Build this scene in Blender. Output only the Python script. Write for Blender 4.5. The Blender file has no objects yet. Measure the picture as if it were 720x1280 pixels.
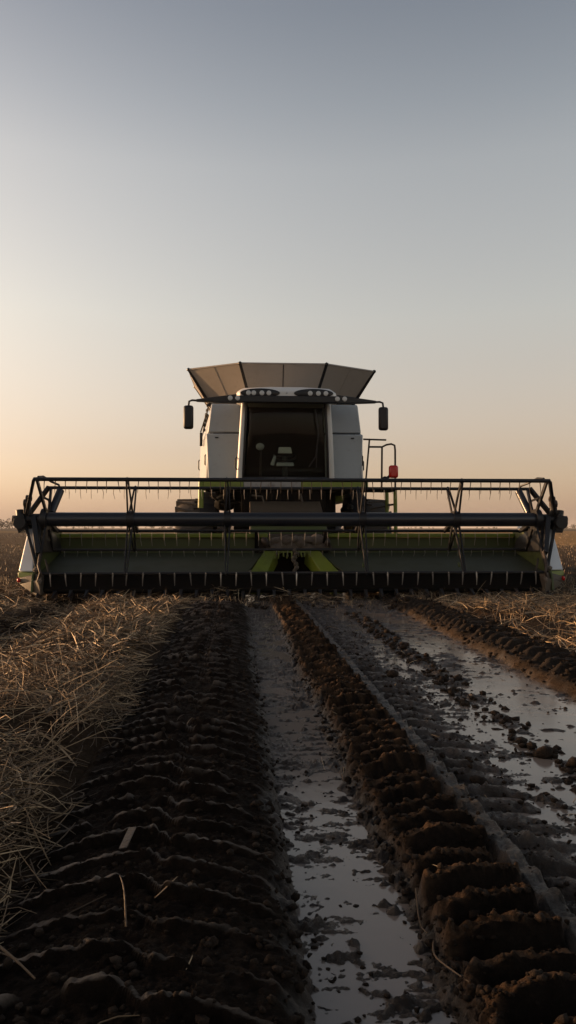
import bpy, bmesh, math, random
import numpy as np
from mathutils import Vector, Matrix

random.seed(7)
RNG = np.random.default_rng(11)
R = math.radians
sc = bpy.context.scene
col = sc.collection

# ------------------------------------------------------------------ frame of the place
CAM_H = 0.95
SL = 0.072                       # the wheel tracks drift this much to the left per metre forward
TH = R(3.0)                      # heading of the machine
ORG = Vector((0.10, 10.4, 0.0))  # ground point below the middle of the reel

# ------------------------------------------------------------------ materials
def new_mat(name):
    m = bpy.data.materials.new(name); m.use_nodes = True
    nt = m.node_tree; b = nt.nodes['Principled BSDF']
    return m, nt, b

def N(nt, t, **kw):
    n = nt.nodes.new(t)
    for k, v in kw.items(): setattr(n, k, v)
    return n

def noise(nt, scale, detail=4, rough=.55, coord='Object'):
    tc = N(nt, 'ShaderNodeTexCoord'); n = N(nt, 'ShaderNodeTexNoise')
    n.inputs['Scale'].default_value = scale; n.inputs['Detail'].default_value = detail
    n.inputs['Roughness'].default_value = rough
    nt.links.new(tc.outputs[coord], n.inputs['Vector'])
    return n

def ramp(nt, src, stops):
    r = N(nt, 'ShaderNodeValToRGB'); e = r.color_ramp.elements
    while len(e) < len(stops): e.new(.5)
    for i, (p, c) in enumerate(stops):
        e[i].position = p; e[i].color = (c if len(c) == 4 else (*c, 1)) if isinstance(c, tuple) else (c, c, c, 1)
    nt.links.new(src, r.inputs[0]); return r

def mix(nt, fac, a, b):
    m = N(nt, 'ShaderNodeMix'); m.data_type = 'RGBA'
    for sock, v in ((m.inputs[0], fac), (m.inputs[6], a), (m.inputs[7], b)):
        if hasattr(v, 'links'): nt.links.new(v, sock)
        else: sock.default_value = v if not isinstance(v, tuple) else (*v, 1)
    return m.outputs[2]

MUD = (.055, .036, .024)
def dirty(name, c, rough=.4, dirt=.45, metal=0., scale=3., mudc=MUD, bump=.0, spec=.5):
    """paint, plastic or steel with dust and mud splashes of their own"""
    m, nt, b = new_mat(name)
    n1 = noise(nt, scale, 8, .65); n2 = noise(nt, scale * 9, 5, .6)
    r1 = ramp(nt, n1.outputs['Fac'], [(.62 - .25 * dirt, 0.), (.80 - .1 * dirt, dirt)])
    r2 = ramp(nt, n2.outputs['Fac'], [(.58, 0.), (.72, .6 * dirt)])
    mx = N(nt, 'ShaderNodeMath', operation='MAXIMUM')
    nt.links.new(r1.outputs[0], mx.inputs[0]); nt.links.new(r2.outputs[0], mx.inputs[1])
    nt.links.new(mix(nt, mx.outputs[0], c, mudc), b.inputs['Base Color'])
    rr = N(nt, 'ShaderNodeMapRange'); rr.inputs[3].default_value = rough; rr.inputs[4].default_value = .9
    nt.links.new(mx.outputs[0], rr.inputs[0]); nt.links.new(rr.outputs[0], b.inputs['Roughness'])
    b.inputs['Metallic'].default_value = metal
    b.inputs['Specular IOR Level'].default_value = spec
    if bump:
        bp = N(nt, 'ShaderNodeBump'); bp.inputs['Strength'].default_value = bump; bp.inputs['Distance'].default_value = .02
        nt.links.new(n2.outputs['Fac'], bp.inputs['Height']); nt.links.new(bp.outputs[0], b.inputs['Normal'])
    return m

M = {}
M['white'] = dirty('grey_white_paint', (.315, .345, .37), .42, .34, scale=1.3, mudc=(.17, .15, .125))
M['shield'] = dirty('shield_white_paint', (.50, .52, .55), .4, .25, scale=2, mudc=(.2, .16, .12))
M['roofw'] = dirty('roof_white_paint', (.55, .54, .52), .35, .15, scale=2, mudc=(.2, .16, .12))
M['flap'] = dirty('tank_flap_grey', (.30, .27, .24), .5, .35, scale=1.5, mudc=(.12, .10, .085))
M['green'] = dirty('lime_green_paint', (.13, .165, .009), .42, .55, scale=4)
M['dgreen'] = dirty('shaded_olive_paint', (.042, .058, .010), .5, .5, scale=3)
M['black'] = dirty('black_paint', (.008, .008, .010), .42, .35, scale=3, mudc=(.026, .02, .016), spec=.35)
M['tube'] = dirty('blue_black_tube_paint', (.012, .014, .020), .3, .25, scale=2, mudc=(.03, .025, .02))
M['rust'] = dirty('brown_steel', (.035, .022, .016), .55, .5, scale=6, metal=.2)
M['steel'] = dirty('worn_tine_steel', (.30, .28, .26), .35, .3, scale=8, metal=.7)
M['belt'] = dirty('draper_rubber', (.018, .024, .008), .6, .5, scale=2.5, mudc=(.034, .032, .014))
M['core'] = dirty('dark_machine_steel', (.004, .0035, .003), .75, .5, scale=4, mudc=(.011, .008, .006), spec=.06)
M['brown'] = dirty('muddy_brown_steel', (.05, .036, .022), .6, .6, scale=4)
M['tyre'] = dirty('muddy_rubber', (.03, .025, .022), .75, .8, scale=5, mudc=(.085, .06, .04), bump=.5)
M['rim'] = dirty('rim_paint', (.22, .24, .04), .5, .6, scale=4)
M['cake'] = dirty('dried_mud_cake', (.13, .105, .085), .85, .7, scale=9, mudc=(.05, .038, .028), bump=.8)
M['red'] = dirty('red_lens', (.45, .012, .008), .25, .2, scale=8)
M['seat'] = dirty('seat_fabric', (.02, .02, .02), .8, .1)
M['pale'] = dirty('pale_plastic', (.42, .42, .38), .4, .1)
M['screen'] = dirty('dark_screen', (.55, .54, .46), .5, .05)
M['mirror'] = dirty('mirror_glass', (.5, .5, .52), .05, .05, metal=1.)

def lens_mat():
    m, nt, b = new_mat('lamp_lens')
    b.inputs['Base Color'].default_value = (.46, .46, .45, 1)
    b.inputs['Roughness'].default_value = .15
    b.inputs['Coat Weight'].default_value = .5
    n = noise(nt, 60, 2); bp = N(nt, 'ShaderNodeBump'); bp.inputs['Strength'].default_value = .3; bp.inputs['Distance'].default_value = .01
    nt.links.new(n.outputs['Fac'], bp.inputs['Height']); nt.links.new(bp.outputs[0], b.inputs['Normal'])
    return m
M['lens'] = lens_mat()

def glass_mat():
    m, nt, b = new_mat('tinted_glass')
    nt.nodes.remove(b)
    out = nt.nodes['Material Output']
    tr = N(nt, 'ShaderNodeBsdfTransparent'); tr.inputs[0].default_value = (.80, .83, .80, 1)
    gl = N(nt, 'ShaderNodeBsdfGlossy'); gl.inputs['Roughness'].default_value = .04
    fr = N(nt, 'ShaderNodeFresnel'); fr.inputs[0].default_value = 1.22
    ms = N(nt, 'ShaderNodeMixShader')
    nt.links.new(fr.outputs[0], ms.inputs[0]); nt.links.new(tr.outputs[0], ms.inputs[1]); nt.links.new(gl.outputs[0], ms.inputs[2])
    df = N(nt, 'ShaderNodeBsdfDiffuse'); df.inputs[0].default_value = (.10, .085, .07, 1)      # dust film
    n = noise(nt, 2.2, 6, .6); r = ramp(nt, n.outputs['Fac'], [(.35, .01), (.75, .06)])
    ms2 = N(nt, 'ShaderNodeMixShader')
    nt.links.new(r.outputs[0], ms2.inputs[0]); nt.links.new(ms.outputs[0], ms2.inputs[1]); nt.links.new(df.outputs[0], ms2.inputs[2])
    nt.links.new(ms2.outputs[0], out.inputs['Surface'])
    return m
M['glass'] = glass_mat()

def straw_mat(name, stops):
    m, nt, b = new_mat(name)
    g = N(nt, 'ShaderNodeNewGeometry')
    r = ramp(nt, g.outputs['Random Per Island'], stops)
    nt.links.new(r.outputs[0], b.inputs['Base Color'])
    b.inputs['Roughness'].default_value = .6
    b.inputs['Specular IOR Level'].default_value = .25
    return m
M['straw'] = straw_mat('dry_straw', [(0, (.036, .024, .015)), (.4, (.115, .078, .048)), (.75, (.26, .18, .108)), (1, (.52, .39, .24))])
M['leaf'] = straw_mat('far_foliage', [(0, (.035, .032, .022)), (.5, (.055, .046, .03)), (1, (.08, .062, .042))])
M['bark'] = dirty('bark', (.06, .045, .035), .9, .3)

def clod_mat():
    m, nt, b = new_mat('clod_soil')
    n = noise(nt, 45, 6, .7); r = ramp(nt, n.outputs['Fac'], [(.3, (.008, .0055, .004)), (.55, (.021, .0135, .009)), (.8, (.048, .031, .020))])
    nt.links.new(r.outputs[0], b.inputs['Base Color']); b.inputs['Roughness'].default_value = .8; b.inputs['Specular IOR Level'].default_value = .12
    bp = N(nt, 'ShaderNodeBump'); bp.inputs['Strength'].default_value = .9; bp.inputs['Distance'].default_value = .012
    n2 = noise(nt, 110, 5, .7)
    nt.links.new(n2.outputs['Fac'], bp.inputs['Height']); nt.links.new(bp.outputs[0], b.inputs['Normal'])
    return m
M['clod'] = clod_mat()

def ground_mat():
    m, nt, b = new_mat('field_soil')
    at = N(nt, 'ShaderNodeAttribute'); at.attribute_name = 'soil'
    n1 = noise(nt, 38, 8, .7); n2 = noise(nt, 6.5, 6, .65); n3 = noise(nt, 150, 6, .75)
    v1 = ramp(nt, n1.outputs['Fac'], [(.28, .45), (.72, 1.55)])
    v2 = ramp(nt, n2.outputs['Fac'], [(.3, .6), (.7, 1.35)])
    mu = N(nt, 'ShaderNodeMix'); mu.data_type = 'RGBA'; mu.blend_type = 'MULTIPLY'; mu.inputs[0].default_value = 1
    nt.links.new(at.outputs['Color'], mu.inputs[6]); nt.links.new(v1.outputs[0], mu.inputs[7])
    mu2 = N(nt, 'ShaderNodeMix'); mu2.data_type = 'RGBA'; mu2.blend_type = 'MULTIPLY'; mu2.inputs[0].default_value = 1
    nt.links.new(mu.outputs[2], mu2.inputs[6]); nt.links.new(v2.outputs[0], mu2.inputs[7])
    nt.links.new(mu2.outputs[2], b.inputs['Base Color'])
    # wetness (alpha of the soil attribute) broken up by the same clumps
    wn = ramp(nt, n2.outputs['Fac'], [(.36, .55), (.58, 1.)])
    wm = N(nt, 'ShaderNodeMath', operation='MULTIPLY')
    nt.links.new(at.outputs['Alpha'], wm.inputs[0]); nt.links.new(wn.outputs[0], wm.inputs[1])
    rr = N(nt, 'ShaderNodeMapRange'); rr.inputs[3].default_value = .88; rr.inputs[4].default_value = .36
    nt.links.new(wm.outputs[0], rr.inputs[0]); nt.links.new(rr.outputs[0], b.inputs['Roughness'])
    sp = N(nt, 'ShaderNodeMapRange'); sp.inputs[3].default_value = .03; sp.inputs[4].default_value = .5
    nt.links.new(wm.outputs[0], sp.inputs[0]); nt.links.new(sp.outputs[0], b.inputs['Specular IOR Level'])
    ad = N(nt, 'ShaderNodeMath', operation='ADD')
    s3 = N(nt, 'ShaderNodeMath', operation='MULTIPLY'); s3.inputs[1].default_value = .35
    nt.links.new(n3.outputs['Fac'], s3.inputs[0]); nt.links.new(n1.outputs['Fac'], ad.inputs[0]); nt.links.new(s3.outputs[0], ad.inputs[1])
    bs = N(nt, 'ShaderNodeMapRange'); bs.inputs[3].default_value = 1.; bs.inputs[4].default_value = .7
    nt.links.new(wm.outputs[0], bs.inputs[0])
    bp = N(nt, 'ShaderNodeBump'); bp.inputs['Distance'].default_value = .024
    nt.links.new(bs.outputs[0], bp.inputs['Strength'])
    nt.links.new(ad.outputs[0], bp.inputs['Height']); nt.links.new(bp.outputs[0], b.inputs['Normal'])
    return m
M['ground'] = ground_mat()

def water_mat():
    m, nt, b = new_mat('muddy_water')
    b.inputs['Base Color'].default_value = (.155, .130, .114, 1)
    b.inputs['Roughness'].default_value = .13; b.inputs['IOR'].default_value = 1.45
    n = noise(nt, 9, 3); bp = N(nt, 'ShaderNodeBump'); bp.inputs['Strength'].default_value = .10; bp.inputs['Distance'].default_value = .01
    nt.links.new(n.outputs['Fac'], bp.inputs['Height']); nt.links.new(bp.outputs[0], b.inputs['Normal'])
    return m
M['water'] = water_mat()

# ------------------------------------------------------------------ object helpers
def tag(o, label=None, cat=None, group=None, kind=None):
    if label: o['label'] = label
    if cat: o['category'] = cat
    if group: o['group'] = group
    if kind: o['kind'] = kind
    return o

def empty(name, loc=(0, 0, 0), rz=0):
    o = bpy.data.objects.new(name, None); col.objects.link(o)
    o.location = loc; o.rotation_euler = (0, 0, rz); o.empty_display_size = .3
    return o

def arr_obj(name, verts, quads, mat, parent=None, smooth=False, tris=None):
    """large meshes straight from arrays"""
    me = bpy.data.meshes.new(name)
    verts = np.ascontiguousarray(verts, dtype=np.float32)
    f = quads if tris is None else tris
    f = np.ascontiguousarray(f, dtype=np.int32); k = f.shape[1]
    me.vertices.add(len(verts)); me.vertices.foreach_set('co', verts.ravel())
    me.loops.add(f.size); me.loops.foreach_set('vertex_index', f.ravel())
    me.polygons.add(len(f)); me.polygons.foreach_set('loop_start', np.arange(0, f.size, k, dtype=np.int32))
    me.update(calc_edges=True); me.validate()
    if smooth: me.polygons.foreach_set('use_smooth', np.ones(len(me.polygons), dtype=bool))
    me.materials.append(mat)
    o = bpy.data.objects.new(name, me); col.objects.link(o)
    if parent: o.parent = parent
    return o

class MB:
    """collects shapes that become ONE mesh object"""
    def __init__(s): s.v = []; s.f = []
    def _add(s, vs, fs):
        k = len(s.v); s.v += [tuple(p) for p in vs]; s.f += [tuple(i + k for i in q) for q in fs]; return s
    def hexa(s, a, b):
        """two quads a (4 points) and b (4 points) joined into a solid"""
        return s._add(list(a) + list(b), [(0, 3, 2, 1), (4, 5, 6, 7), (0, 1, 5, 4), (1, 2, 6, 5), (2, 3, 7, 6), (3, 0, 4, 7)])
    def box(s, x0, x1, y0, y1, z0, z1):
        return s.hexa([(x0, y0, z0), (x1, y0, z0), (x1, y0, z1), (x0, y0, z1)], [(x0, y1, z0), (x1, y1, z0), (x1, y1, z1), (x0, y1, z1)])
    def plate(s, pts, t):
        """polygon with thickness t along its normal (both sides)"""
        P = [Vector(p) for p in pts]; n = Vector((0, 0, 0))
        for i in range(len(P)):
            a, b = P[i], P[(i + 1) % len(P)]; n += a.cross(b)
        n.normalize(); n *= t / 2; k = len(P)
        vs = [p + n for p in P] + [p - n for p in P]
        fs = [tuple(range(k)), tuple(range(2 * k - 1, k - 1, -1))] + [(i, i + k, (i + 1) % k + k, (i + 1) % k) for i in range(k)]
        return s._add(vs, fs)
    def tube(s, pts, r, n=8, r1=None):
        P = [Vector(p) for p in pts]; m = len(P); vs = []; up = None
        for i, p in enumerate(P):
            d = (P[min(i + 1, m - 1)] - P[max(i - 1, 0)]).normalized()
            if up is None:
                up = Vector((0, 0, 1)) if abs(d.z) < .9 else Vector((1, 0, 0))
            a = d.cross(up).normalized(); b = a.cross(d).normalized(); up = b
            rr = r if r1 is None else r + (r1 - r) * i / (m - 1)
            vs += [p + a * (rr * math.cos(2 * math.pi * j / n)) + b * (rr * math.sin(2 * math.pi * j / n)) for j in range(n)]
        fs = [(i * n + j, i * n + (j + 1) % n, (i + 1) * n + (j + 1) % n, (i + 1) * n + j) for i in range(m - 1) for j in range(n)]
        fs += [tuple(range(n - 1, -1, -1)), tuple((m - 1) * n + j for j in range(n))]
        return s._add(vs, fs)
    def bar(s, a, b, w, t):
        """flat bar from a to b, w across u, t thick"""
        a, b = Vector(a), Vector(b); d = (b - a).normalized(); u = Vector((1, 0, 0))
        n = d.cross(u).normalized(); u = n.cross(d).normalized()
        q = lambda p: [p - u * w / 2 - n * t / 2, p + u * w / 2 - n * t / 2, p + u * w / 2 + n * t / 2, p - u * w / 2 + n * t / 2]
        return s.hexa(q(a), q(b))
    def lathe_u(s, prof, cu, cv, cz, n=48):
        """profile of (u, r) revolved about an axis along u"""
        vs = []; m = len(prof)
        for i in range(n):
            a = 2 * math.pi * i / n
            vs += [(cu + u, cv + r * math.cos(a), cz + r * math.sin(a)) for u, r in prof]
        fs = [(i * m + j, ((i + 1) % n) * m + j, ((i + 1) % n) * m + j + 1, i * m + j + 1) for i in range(n) for j in range(m - 1)]
        return s._add(vs, fs)
    def disc_v(s, cu, cv, cz, ru, rz, dep, n=20):
        """a round lens or pod whose axis runs along v, domed at the front"""
        rings = [(1., 0.), (1., -dep * .6), (.8, -dep * .9), (.35, -dep)]
        vs = [(cu + ru * k * math.cos(2 * math.pi * i / n), cv + d, cz + rz * k * math.sin(2 * math.pi * i / n)) for k, d in rings for i in range(n)]
        fs = [(q * n + i, q * n + (i + 1) % n, (q + 1) * n + (i + 1) % n, (q + 1) * n + i) for q in range(3) for i in range(n)]
        fs += [tuple(3 * n + i for i in range(n)), tuple(range(n - 1, -1, -1))]
        return s._add(vs, fs)
    def lump(s, c, r, seed, sub=2, amp=.35):
        bm = bmesh.new(); bmesh.ops.create_icosphere(bm, subdivisions=sub, radius=1)
        rg = random.Random(seed); off = [Vector((rg.uniform(-1, 1), rg.uniform(-1, 1), rg.uniform(-1, 1))).normalized() for _ in range(9)]
        vs = []
        for v in bm.verts:
            k = 1 + amp * sum(max(0, v.co.dot(d)) ** 4 * (1 if i % 2 else -.7) for i, d in enumerate(off)) * .6 + rg.uniform(-.06, .06)
            vs.append((c[0] + v.co.x * r[0] * k, c[1] + v.co.y * r[1] * k, c[2] + v.co.z * r[2] * k))
        fs = [tuple(v.index for v in f.verts) for f in bm.faces]; bm.free()
        return s._add(vs, fs)
    def build(s, name, mat, parent=None, bevel=0., smooth=40):
        me = bpy.data.meshes.new(name); me.from_pydata(s.v, [], s.f); me.update()
        bm = bmesh.new(); bm.from_mesh(me); bmesh.ops.recalc_face_normals(bm, faces=bm.faces); bm.to_mesh(me); bm.free()
        if smooth:
            me.polygons.foreach_set('use_smooth', [True] * len(me.polygons)); me.set_sharp_from_angle(angle=R(smooth))
        me.materials.append(mat)
        o = bpy.data.objects.new(name, me); col.objects.link(o)
        if parent: o.parent = parent
        if bevel:
            b = o.modifiers.new('Bevel', 'BEVEL'); b.width = bevel; b.segments = 2; b.limit_method = 'ANGLE'; b.angle_limit = R(35)
        return o

# ------------------------------------------------------------------ noise in numpy
def _hash(ix, iy, seed):
    h = (ix.astype(np.int64) * 374761393 + iy.astype(np.int64) * 668265263 + seed * 974634777) & 0x7fffffff
    h = ((h ^ (h >> 13)) * 1274126177) & 0x7fffffff
    return ((h ^ (h >> 16)) & 0xffff) / 65535.0

def vnoise(x, y, seed=0):
    ix = np.floor(x); iy = np.floor(y); fx = x - ix; fy = y - iy
    fx = fx * fx * (3 - 2 * fx); fy = fy * fy * (3 - 2 * fy)
    a = _hash(ix, iy, seed); b = _hash(ix + 1, iy, seed); c = _hash(ix, iy + 1, seed); d = _hash(ix + 1, iy + 1, seed)
    return (a * (1 - fx) + b * fx) * (1 - fy) + (c * (1 - fx) + d * fx) * fy

def fbm(x, y, seed=0, oct=4, gain=.5):
    s = 0; a = 1.; t = 0.
    for o in range(oct):
        s = s + a * vnoise(x, y, seed + o * 17); t += a; a *= gain; x = x * 2.03 + 5.1; y = y * 2.03 + 1.7
    return s / t            # 0..1

def sstep(a, b, x):
    t = np.clip((x - a) / (b - a), 0, 1); return t * t * (3 - 2 * t)

def band(x, a, b, s):       # 1 inside a..b, soft edges of width s
    return sstep(a - s, a + s, x) * (1 - sstep(b - s, b + s, x))

WATER_Z = -0.020

def terrain(x, y):
    """height of the ground in metres, and its masks"""
    w = x + SL * y
    wob = (fbm(x * 1.1, y * 1.1, 3, 3) - .5) * .10
    near = 1 - sstep(13, 22, y)
    z = (fbm(x * .9, y * .9, 21, 3) - .5) * .05 * near
    # --- wet lane between the tracks
    lane = band(w + wob * .7 + (fbm(x * 9, y * 9, 34, 3) - .5) * .10, .115, 1.92, .03)
    lz = -.0205 - .0055 * sstep(.85, 1.1, w) + (fbm(x * 4.5, y * 4.5, 31, 3, .6) - .5) * .020 + (fbm(x * 13, y * 27, 32, 5, .75) - .5) * .050 + (fbm(x * 1.6, y * 1.1, 33, 2) - .5) * .018
    lz += np.maximum(0, fbm(x * 26, y * 26, 35, 3, .6) - .62) * .07
    z = z * (1 - lane * near) + lz * lane * near
    # --- left track: a mound crossed by arched tread marks
    wc = -.21; q = (w + wob * .4 - wc) / .365
    lt = np.clip(1 - q * q, 0, 1) * near
    mound = .070 * np.sqrt(lt)
    right = sstep(-.05, .12, q)
    ph = (y + (.085 - .03 * right) * q * q + right * .05 + (fbm(x * 1.6, y * 1.6, 41, 2) - .5) * .05 + (fbm(x * 34, y * 34, 42, 2) - .5) * .010) / .140
    fr = ph - np.floor(ph); bar = np.floor(ph)
    wd_ = .13 + .07 * _hash(bar, bar * 0 + 3 + np.floor(right + .5), 7)
    rid = sstep(.0, .055, fr) * (1 - sstep(wd_, wd_ + .13, fr)) * (1 - .45 * band(q, -.03, .10, .03))
    brk = sstep(.30, .42, fbm(x * 6.5, y * 6.5, 43, 3)) * (.55 + .55 * _hash(bar, bar * 0 + 1, 9))
    brk = brk * (1 - .5 * sstep(.2, .9, q))
    z += (mound + (.030 * rid * brk + (fbm(x * 17, y * 17, 45, 3, .6) - .5) * .020 + (fbm(x * 62, y * 62, 46, 2, .6) - .5) * .020) * np.sqrt(lt))
    lmask = sstep(.03, .25, lt)
    lrid = rid * brk * lmask
    ltop = sstep(.07, .115, fr) * (1 - sstep(wd_ + .02, wd_ + .09, fr)) * brk * lmask  # tops to be coloured as lit; front faces keep the dark shade tone
    # --- right track: block ridge, smooth ribbon, drowned ribs
    rb = band(w + wob * .35 + (fbm(x * 12, y * 12, 50, 3) - .5) * .07, .465, .745, .018) * near
    ph = (y - .16 * (w - .6) + (fbm(x * 2.2, y * 2.2, 51, 2) - .5) * .07) / .128
    fr = ph - np.floor(ph); bar = np.floor(ph)
    gap = .27 + .10 * _hash(bar, bar * 0 + 5, 11)
    blk = sstep(.0, .06, fr) * (1 - sstep(gap, gap + .08, fr)) * (.75 + .35 * _hash(bar, bar * 0 + 2, 12)) * (.75 + .4 * fbm(x * 5, y * 5, 52, 2))
    lit_top = sstep(.075, .12, fr) * (1 - sstep(gap, gap + .05, fr))  # colour mask: lit block tops only, front faces and gaps stay shade-dark
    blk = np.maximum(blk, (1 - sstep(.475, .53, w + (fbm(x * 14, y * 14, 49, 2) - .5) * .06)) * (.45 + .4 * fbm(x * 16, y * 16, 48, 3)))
    lit_top = np.maximum(lit_top, .8 * (1 - sstep(.475, .53, w)))
    edge = .55 + .45 * sstep(.44, .60, w)
    z = z * (1 - rb) + rb * (-.016 + .10 * blk * edge + (fbm(x * 21, y * 21, 53, 3, .65) - .5) * .022 + (fbm(x * 64, y * 64, 54, 2, .6) - .5) * .022)
    crumb = band(w + wob * .5, .43, .50, .025) * near
    z += crumb * (.012 + (fbm(x * 24, y * 24, 55, 3, .6) - .45) * .06)
    rib = band(w, .755, .815, .010) * near
    z = z * (1 - rib) + rib * (.036 + (fbm(x * 9, y * 9, 57, 3) - .5) * .012 + (fbm(x * 70, y * 70, 58, 2) - .5) * .012 + .006 * np.sin(ph * 6.283))
    dr = band(w + wob * .3, .82, 1.12, .04) * near
    ph2 = (y + .20 * (w - .8) + (fbm(x * 3, y * 3, 59, 2) - .5) * .06) / .150
    fr2 = ph2 - np.floor(ph2)
    z += dr * (.030 * sstep(0, .2, fr2) * (1 - sstep(.4, .65, fr2)) * (1.1 - sstep(.85, 1.15, w)) + (fbm(x * 18, y * 18, 61, 3) - .5) * .012)
    # --- a low crumbled seam
    sm = band(w + wob * .6, 1.30, 1.40, .05) * near
    z += sm * (np.maximum(0, fbm(x * 9, y * 9, 63, 4, .65) - .40) * .10 + (fbm(x * 50, y * 50, 64, 2) - .5) * .014)
    # --- far right track
    fr_m = band(w + wob * .8 + (fbm(x * 7, y * 7, 69, 3) - .5) * .10, 1.95, 2.42, .035) * near
    ph3 = (y - .12 * (w - 2.2) + .1 * ((w - 2.18) / .25) ** 2 + (fbm(x * 3, y * 3, 65, 2) - .5) * .05) / .175
    f3 = ph3 - np.floor(ph3)
    z += fr_m * (.035 + .055 * band(w, 2.05, 2.38, .06) * sstep(0, .2, f3) * (1 - sstep(.42, .66, f3)) + (fbm(x * 12, y * 12, 67, 4) - .5) * .04 + (fbm(x * 45, y * 45, 68, 2) - .5) * .022)
    # --- straw banks, shallow rut on the far left
    ls = (1 - sstep(-.66, -.50, w + wob)) * (1 - sstep(14, 24, y)) * (1 - .85 * band(y, 9.2, 11.5, .5))
    z += ls * (.03 + .09 * np.exp(-((w + 1.0) / .38) ** 2) * near * (1 - .8 * sstep(6.2, 8.6, y)) + (fbm(x * 2.4, y * 2.4, 71, 3) - .5) * .10)
    z -= band(w + wob, -2.25, -1.62, .12) * .09 * near
    rs = sstep(2.46, 2.62, w + wob) * (1 - sstep(14, 24, y)) * (1 - .85 * band(y, 9.2, 11.5, .5))
    z += rs * (.05 + (fbm(x * 2.2, y * 2.2, 73, 3) - .5) * .09)
    # soil heaped in front of the header
    hp = band(y + (fbm(x * .9, y * .9, 75, 2) - .5) * .8, 9.0, 10.6, .35) * (1 - sstep(4.2, 5., np.abs(x)))
    z += hp * ((fbm(x * 3.1, y * 3.1, 77, 4, .6) - .55) * .12 - .02) * (1 - .7 * lane)
    dist = np.hypot(x, y)
    z += sstep(60, 900, dist) * (fbm(x * .004, y * .004, 81, 2) - .55) * 1.2 * sstep(60, 500, dist)
    wet = np.clip(lane * near * (1 - rb * .85) + .08 * lmask + .2 * fr_m + .45 * rib + .62 * ltop, 0, 1)
    return z, dict(w=w, lane=lane * near, lt=lmask, rb=np.maximum(rb, crumb), rib=rib, fr=fr_m, wet=wet, near=near, lrid=lrid, blk=lit_top * rb, ltop=ltop)

def ground_z(x, y):
    return terrain(np.atleast_1d(np.asarray(x, float)), np.atleast_1d(np.asarray(y, float)))[0]

def build_ground():
    ys = [-60, -30, -15, -8, -4, -2, -1, -.4, 0, .3, .55, .75]
    y = .9
    while y < 15: ys.append(y); y *= 1.0036
    while y < 6000: ys.append(y); y *= 1.06
    ws = list(np.arange(-1.0, -.62, .0085)) + list(np.arange(-.62, .86, .0052)) + list(np.arange(.86, 1.35, .0085)) + list(np.arange(1.35, 5.0, .022)); a = 5.0
    st = .03
    while a < 6000: ws.append(a); st *= 1.22; a += st
    lw = list(np.arange(-5.0, -1.0, .022)); a = -5.0; st = .03; ex = []
    while a > -6000: ex.append(a - st); a -= st; st *= 1.22
    ws = np.array(ex[::-1] + lw + ws); ys = np.array(ys)
    W, Y = np.meshgrid(ws, ys)
    X = W - SL * np.minimum(Y, 40)
    Z, k = terrain(X, Y)
    nr, nc = W.shape
    V = np.stack([X, Y, Z], -1).reshape(-1, 3)
    i = np.arange(nr - 1)[:, None] * nc + np.arange(nc - 1)[None, :]
    Q = np.stack([i, i + 1, i + nc + 1, i + nc], -1).reshape(-1, 4)
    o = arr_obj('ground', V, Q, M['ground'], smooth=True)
    o['kind'] = 'structure'
    # soil colours: straw-covered earth, wet lane, churned ridges with painted lit tops and shaded gaps, far stubble fields
    C = np.zeros((nr, nc, 4)); 
    def lay(mask, c):
        for q in range(3): C[..., q] = C[..., q] * (1 - mask) + c[q] * mask
    lay(np.ones_like(X), (.042, .028, .018))
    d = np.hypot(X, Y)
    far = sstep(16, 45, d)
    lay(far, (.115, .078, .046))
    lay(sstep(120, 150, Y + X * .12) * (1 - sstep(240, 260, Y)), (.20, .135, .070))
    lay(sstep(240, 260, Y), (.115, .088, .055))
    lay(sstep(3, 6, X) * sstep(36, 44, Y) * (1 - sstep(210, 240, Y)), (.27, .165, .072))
    w = k['w']; near = k['near']
    lay(k['lane'], (.029, .019, .0135))
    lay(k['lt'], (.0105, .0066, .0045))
    lay(k['ltop'] * .9, (.060, .046, .036))  # painted highlight along the tread ridge tops
    lay(k['ltop'] * (1 - sstep(-.42, -.24, w)) * sstep(.45, .6, fbm(X * 4, Y * 4, 47, 2)), (.16, .125, .10))  # stronger painted gleam on the left half of the ridges
    lay(k['rb'], (.011, .007, .0048))  # dark tone, paints shade into the gaps and front faces
    lay(np.clip(k['blk'] * 1.1, 0, 1), (.055, .032, .018))  # block tops painted brighter, as if catching the light
    lay(k['rib'], (.022, .0165, .013))
    lay(k['fr'], (.020, .014, .010))
    lay(band(w, -2.3, -1.6, .12) * near, (.030, .021, .015))
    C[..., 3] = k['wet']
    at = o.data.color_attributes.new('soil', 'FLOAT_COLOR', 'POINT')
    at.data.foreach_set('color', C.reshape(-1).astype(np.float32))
    return o
build_ground()

# standing water in the lane
def build_water():
    ys = np.linspace(.5, 13, 40); ws = np.linspace(.10, 1.95, 12)
    W, Y = np.meshgrid(ws, ys); X = W - SL * Y
    V = np.stack([X, Y, np.full_like(X, WATER_Z)], -1).reshape(-1, 3)
    i = np.arange(39)[:, None] * 12 + np.arange(11)[None, :]
    Q = np.stack([i, i + 1, i + 13, i + 12], -1).reshape(-1, 4)
    arr_obj('puddle_water', V, Q, M['water'])['kind'] = 'structure'
build_water()

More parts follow.
